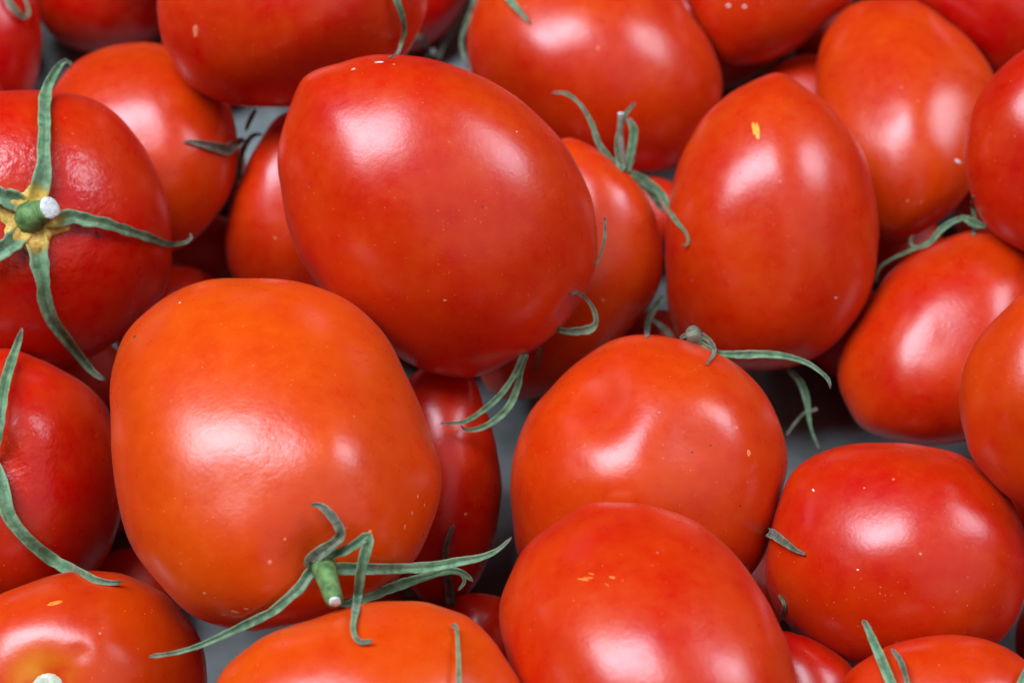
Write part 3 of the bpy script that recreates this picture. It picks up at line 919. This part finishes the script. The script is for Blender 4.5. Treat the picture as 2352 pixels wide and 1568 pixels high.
# T19
sepal('T19', [(1592,776,18),(1610,770,17),(1630,783,13),(1640,801,12),(1637,818,9),(1621,837,4)], lift=1.8, dry=.75)
sepal('T19', [(1610,788,12),(1640,806,14),(1660,812,17),(1702,814,21),(1753,813,21),(1804,818,17),(1849,831,14),(1880,850,11),(1903,872,10),(1907,893,5)], lift=1.2, dry=.1)
sepal('T19', [(1592,776,14),(1575,770,12),(1562,777,8)], lift=1, dry=.9)
stem('T19', [(1597,784,38,-1),(1594,772,36,0.6),(1591,762,34,1),(1588,755,26,1.4)], M_STEMDRY, cut=.8, cutmat=M_STEMDRY)

# T29
sepal('T29', [(2236,540,9),(2240,512,9),(2234,470,10),(2236,450,6)], lift=1, dry=.3)
sepal('T29', [(2215,500,12),(2190,508,14),(2163,526,16),(2146,545,14),(2126,564,10),(2105,568,8),(2091,557,8),(2096,539,5)], lift=1)
sepal('T29', [(2150,548,8),(2112,566,9),(2081,579,9),(2044,597,8),(2020,616,8),(2010,650,6)], lift=.6, dry=.2)
sepal('T29', [(2205,498,9),(2220,503,18),(2240,513,22),(2266,521,8)], lift=1.4)

# T24
sepal('T24', [(2060,1640,26),(2054,1590,26),(2040,1552,26),(2020,1504,24),(1999,1456,20),(1988,1432,15),(1980,1424,11)], lift=5)
sepal('T24', [(2096,1640,14),(2088,1590,13),(2081,1555,12),(2068,1517,15),(2049,1490,9)], lift=3, dry=.7)
sepal('T24', [(2330,1610,20),(2340,1580,18),(2350,1550,12),(2358,1530,6)], lift=4)

# T21
sepal('T21', [(1765,1222,22),(1778,1228,25),(1801,1244,21),(1825,1261,14),(1850,1273,6)], lift=1, dry=.85)
sepal('T21', [(1797,1410,9),(1802,1395,10),(1799,1381,9),(1789,1366,6)], lift=.8, dry=.6)

# T6, T13, T12, T8, T10
sepal('T6', [(898,-60,18),(908,-10,18),(922,31,16),(929,68,12),(922,99,9),(912,124,8),(893,133,5)], lift=3)
sepal('T13', [(1118,-60,22),(1098,-10,22),(1087,20,18),(1072,52,13),(1062,80,10),(1060,109,9),(1069,144,8),(1080,170,7)], lift=1, dry=.3)
sepal('T13', [(1140,-50,18),(1160,-15,18),(1174,4,18),(1192,24,14),(1216,53,6)], lift=3)
sepal('T12', [(1078,0,18),(1068,12,16),(1042,62,15),(1018,105,13),(1005,135,12)], lift=1, dry=.95)
sepal('T12', [(985,118,12),(978,100,12),(968,85,10),(958,86,9),(953,100,6)], lift=1, dry=.8)
stem('T12', [(978,126,14,0),(986,123,14,2),(995,119,14,4)], M_STEMDRY)
sepal('T8', [(560,320,10),(547,326,18),(523,343,30),(496,338,26),(461,330,19),(440,326,11),(422,325,6)], lift=1, dry=.9)
sepal('T8', [(548,412,14),(550,376,16),(561,338,16),(581,312,12),(604,309,6)], lift=1, dry=.95)
sepal('T8', [(565,300,8),(570,285,12),(580,265,12),(588,252,8)], lift=.5, dry=1.0)
sepal('T10', [(8,-30,14),(18,0,14),(34,21,14),(51,38,12),(64,34,9),(63,12,7),(54,-6,5)], lift=3, dry=.3)

# T3 stem scar
calyx_disc('T3', 108, 1582, 34, M_SCARDISC, 0.5)

# ------------------------------------------------------------------ marks on the skins
fleck('scar', 1732, 297, 8, 40, -4, M_SCAR)
fleck('scar', 1740, 295, 7, 36, -6, M_SCAR)
fleck('scar', 1740, 312, 9, 18, 0, M_SCAR)
fleck('scar', 1340, 1330, 34, 5, 32, M_SCAR2, .05)
fleck('scar', 1350, 1326, 26, 4, 24, M_SCAR2, .05)
fleck('scar', 1358, 1317, 16, 3, 36, M_SCAR2, .05)
fleck('scar', 1406, 1325, 16, 6, 40, M_SCAR2, .06)
fleck('scar', 1394, 1342, 14, 2.5, 52, M_SCAR2, .05)
fleck('scar', 126, 1384, 34, 12, -30, M_SCAR2, .05)
for x, y, a, b, g in [(1673,14,14,9,0),(1710,16,11,9,0),(871,143,28,7,8),(812,159,14,5,0),(1802,168,8,6,0),(2200,371,26,9,20),
                      (1868,1125,6,14,-30),(1970,1308,8,6,0),(413,695,8,4,-20),(1920,684,6,5,0),
                      (1187,303,4,5,30)]:
    fleck('fleck', x, y, a * .75, b * .75, g, M_FLECK)
for x, y, a, b, g in [(449,72,13,30,10),(1374,111,7,8,0),(1995,984,14,10,0),(1693,982,7,7,0),(1626,835,6,6,0),(2085,462,7,6,0),(905,148,6,5,0),
                      (1720,1040,10,16,0),(470,1362,10,7,0),(655,1238,9,9,0),(620,1290,9,11,0),(540,1405,24,8,12),(515,1412,14,6,-20),(566,1398,12,6,10),
                      (850,1220,10,8,0),(960,1140,6,9,0),(975,1160,5,9,10),(930,1210,6,12,10),(947,1178,6,10,0),(1070,1180,9,6,0),(1022,690,8,6,0),(632,547,6,6,0),
                      (1385,690,8,7,0),(1785,970,8,12,0),(2116,465,4,5,0),(1985,1120,5,5,0),(2052,1100,7,5,0)]:
    fleck('pore', x, y, a, b, g, M_PORE, .05)
for x, y, a, b, g in [(309,773,11,7,40),(222,535,7,6,0),(226,545,5,11,-20),(1107,475,4,4,0),(1590,1038,5,5,0),(1632,1022,4,4,0),(1700,1160,4,5,0),(2007,412,4,4,0),(1700,398,3,4,0)]:
    fleck('speck', x, y, a, b, g, M_SPECK, .08)
